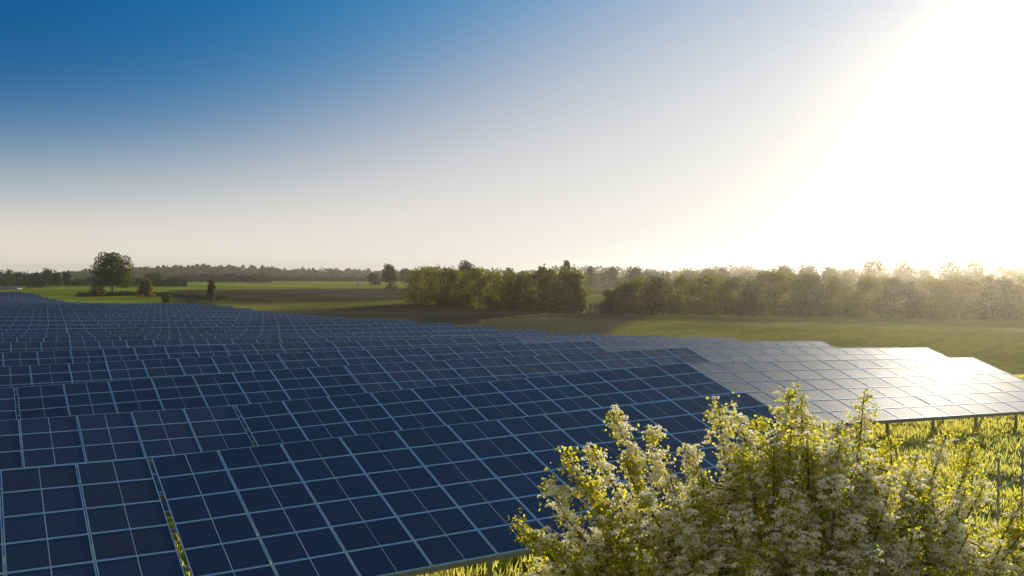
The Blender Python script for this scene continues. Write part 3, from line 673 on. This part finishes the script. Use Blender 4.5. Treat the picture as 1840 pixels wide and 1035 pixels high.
# ------------------------------------------------------------------ meadow grass near the panels
m_gr = leaf_mat('meadow grass', (0.16, 0.18, 0.03), 0.62, (0.80, 0.74, 0.14), .35, .5)
ng = 380000; X = rng.uniform(-9, 42, ng); Y = 9 + 62 * rng.random(ng) ** 1.35
s_, D_ = toSD(X, Y); keep = (np.abs(X) < Y * .62 + 3) & ((D_ < 27) | (s_ > 20))
cl = np.sin(X * 1.3 + 2 * np.sin(Y * .7)) * np.sin(Y * 1.1 + X * .4) ; keep &= rng.random(ng) < .55 + .45 * cl
X, Y = X[keep], Y[keep]; Zg = ground_z(X, Y); n = len(X); hgt = rng.uniform(.08, .32, n) * (1 + .35 * cl[keep]); wdt = .006 + .0006 * Y
a = rng.uniform(0, math.pi, n); lean = rng.normal(0, .3, (n, 2)) * hgt[:, None]
B0 = np.stack([X - np.cos(a) * wdt, Y - np.sin(a) * wdt, Zg - .02], -1); B1 = np.stack([X + np.cos(a) * wdt, Y + np.sin(a) * wdt, Zg - .02], -1)
T_ = np.stack([X + lean[:, 0], Y + lean[:, 1], Zg + hgt], -1)
V = np.stack([B0, B1, T_], 1).reshape(-1, 3); link('grass', mesh_np('grass', V, np.arange(3 * n).reshape(-1, 3), [m_gr]), kind='stuff', label='tall sunlit yellow-green meadow grass around the panels')

# ------------------------------------------------------------------ fence at the right
m_post = principled('weathered steel post', (0.22, 0.22, 0.22), .5, .4, noise=.3, scale=12)
m_wire = principled('fence wire', (0.75, 0.72, 0.65), .4, .3)
fp = [(4.2, 17.5), (7.0, 20.2), (9.9, 22.9), (12.17, 25.6), (13.82, 27.5), (15.5, 29.4), (17.9, 31.6), (20.6, 34.1)]
froot = empty('wire_fence', (12.17, 25.6, gz(12.17, 25.6)), 'thin wire fence with round grey posts in the sunny grass right of the bush', 'fence')
o0 = froot.location; tops = []
for x_, y_ in fp:
    g = gz(x_, y_); b = MB(); b.tube([(0, 0, -.3), (0, 0, 1.0), (0, 0, 1.97)], .034, 8)
    o = link('post', b.mesh('post', [m_post], True), froot); o.location = Vector((x_, y_, g)) - o0
    b = MB(); b.tube([(0, 0, 1.965), (0, 0, 1.985), (0, 0, 2.0)], [.042, .042, .03], 8); c = link('cap', b.mesh('cap', [m_wire], True), o)
for hw in (.35, .75, 1.15, 1.5, 1.85):
    b = MB(); pts = []
    for (xa, ya), (xb, yb) in zip(fp, fp[1:]):
        for q in range(6):
            u_ = q / 6; x_ = xa + (xb - xa) * u_; y_ = ya + (yb - ya) * u_
            pts.append(Vector((x_, y_ - .04, (1 - u_) * gz(xa, ya) + u_ * gz(xb, yb) + hw - .07 * 4 * u_ * (1 - u_))) - o0)
    b.tube(pts, 0.014 if hw == 1.15 else .008, 4); link('wire', b.mesh('wire', [m_wire]), froot)

# ------------------------------------------------------------------ small far things
x_, y_ = at(643.5, 520); z_ = gz(x_, y_); r0 = empty('field_shelter', (x_, y_, z_), 'small grey box-shaped shelter standing alone in the bright green field', 'shelter')
m_grey = principled('grey sheet', (.25, .24, .23), .7, noise=.2); m_wh = principled('white paint', (.75, .73, .7), .5)
b = MB(); b.box((0, 0, .85), (2.0, 1.4, 1.7)); link('body', b.mesh('body', [m_grey]), r0)
b = MB(); b.box((0, 0, 1.76), (2.3, 1.7, .12)); link('roof', b.mesh('roof', [m_grey]), r0)
x_, y_ = at(1065, 190); z_ = gz(x_, y_); b = MB(); b.tube([(0, 0, -.2), (0, 0, .8), (0, 0, 1.3)], .09, 6); b.box((0, 0, 1.35), (.22, .22, .12))
o = link('marker_post', b.mesh('marker_post', [m_wh]), label='tiny white marker post in the gap between the two hedges', category='post'); o.location = (x_, y_, z_)
x_, y_ = at(20, 455); z_ = gz(x_, y_); r0 = empty('low_shed', (x_, y_, z_), 'long low pale shed under the trees at the far left', 'shed')
b = MB(); b.box((0, 0, .3), (8.2, 5, .6)); link('wall', b.mesh('wall', [m_grey]), r0)
b = MB(); b.v = [(-4.4, -2.9, .55), (4.4, -2.9, .55), (4.4, 0, 1.15), (-4.4, 0, 1.15), (4.4, 2.9, .55), (-4.4, 2.9, .55)]; b.f = [(0, 1, 2, 3), (3, 2, 4, 5)]; b.m = [0, 0]; b.n = 6
link('roof', b.mesh('roof', [principled('roof sheet', (.16, .20, .25), .5)]), r0)

# ------------------------------------------------------------------ haze
m, t, n, l = mat('haze air'); o_ = node(t, 'ShaderNodeOutputMaterial'); pv = node(t, 'ShaderNodeVolumePrincipled'); l.new(pv.outputs[0], o_.inputs['Volume'])
pv.inputs['Color'].default_value = (0.97, 0.88, 0.72, 1); pv.inputs['Density'].default_value = 0.00026; pv.inputs['Anisotropy'].default_value = 0.87
b = MB(); b.box((0, 480, 4.5), (4200, 2640, 33)); hz_ = link('haze', b.mesh('haze', [m]), kind='stuff', label='thin warm haze over the fields')
print('objects', len(bpy.data.objects))
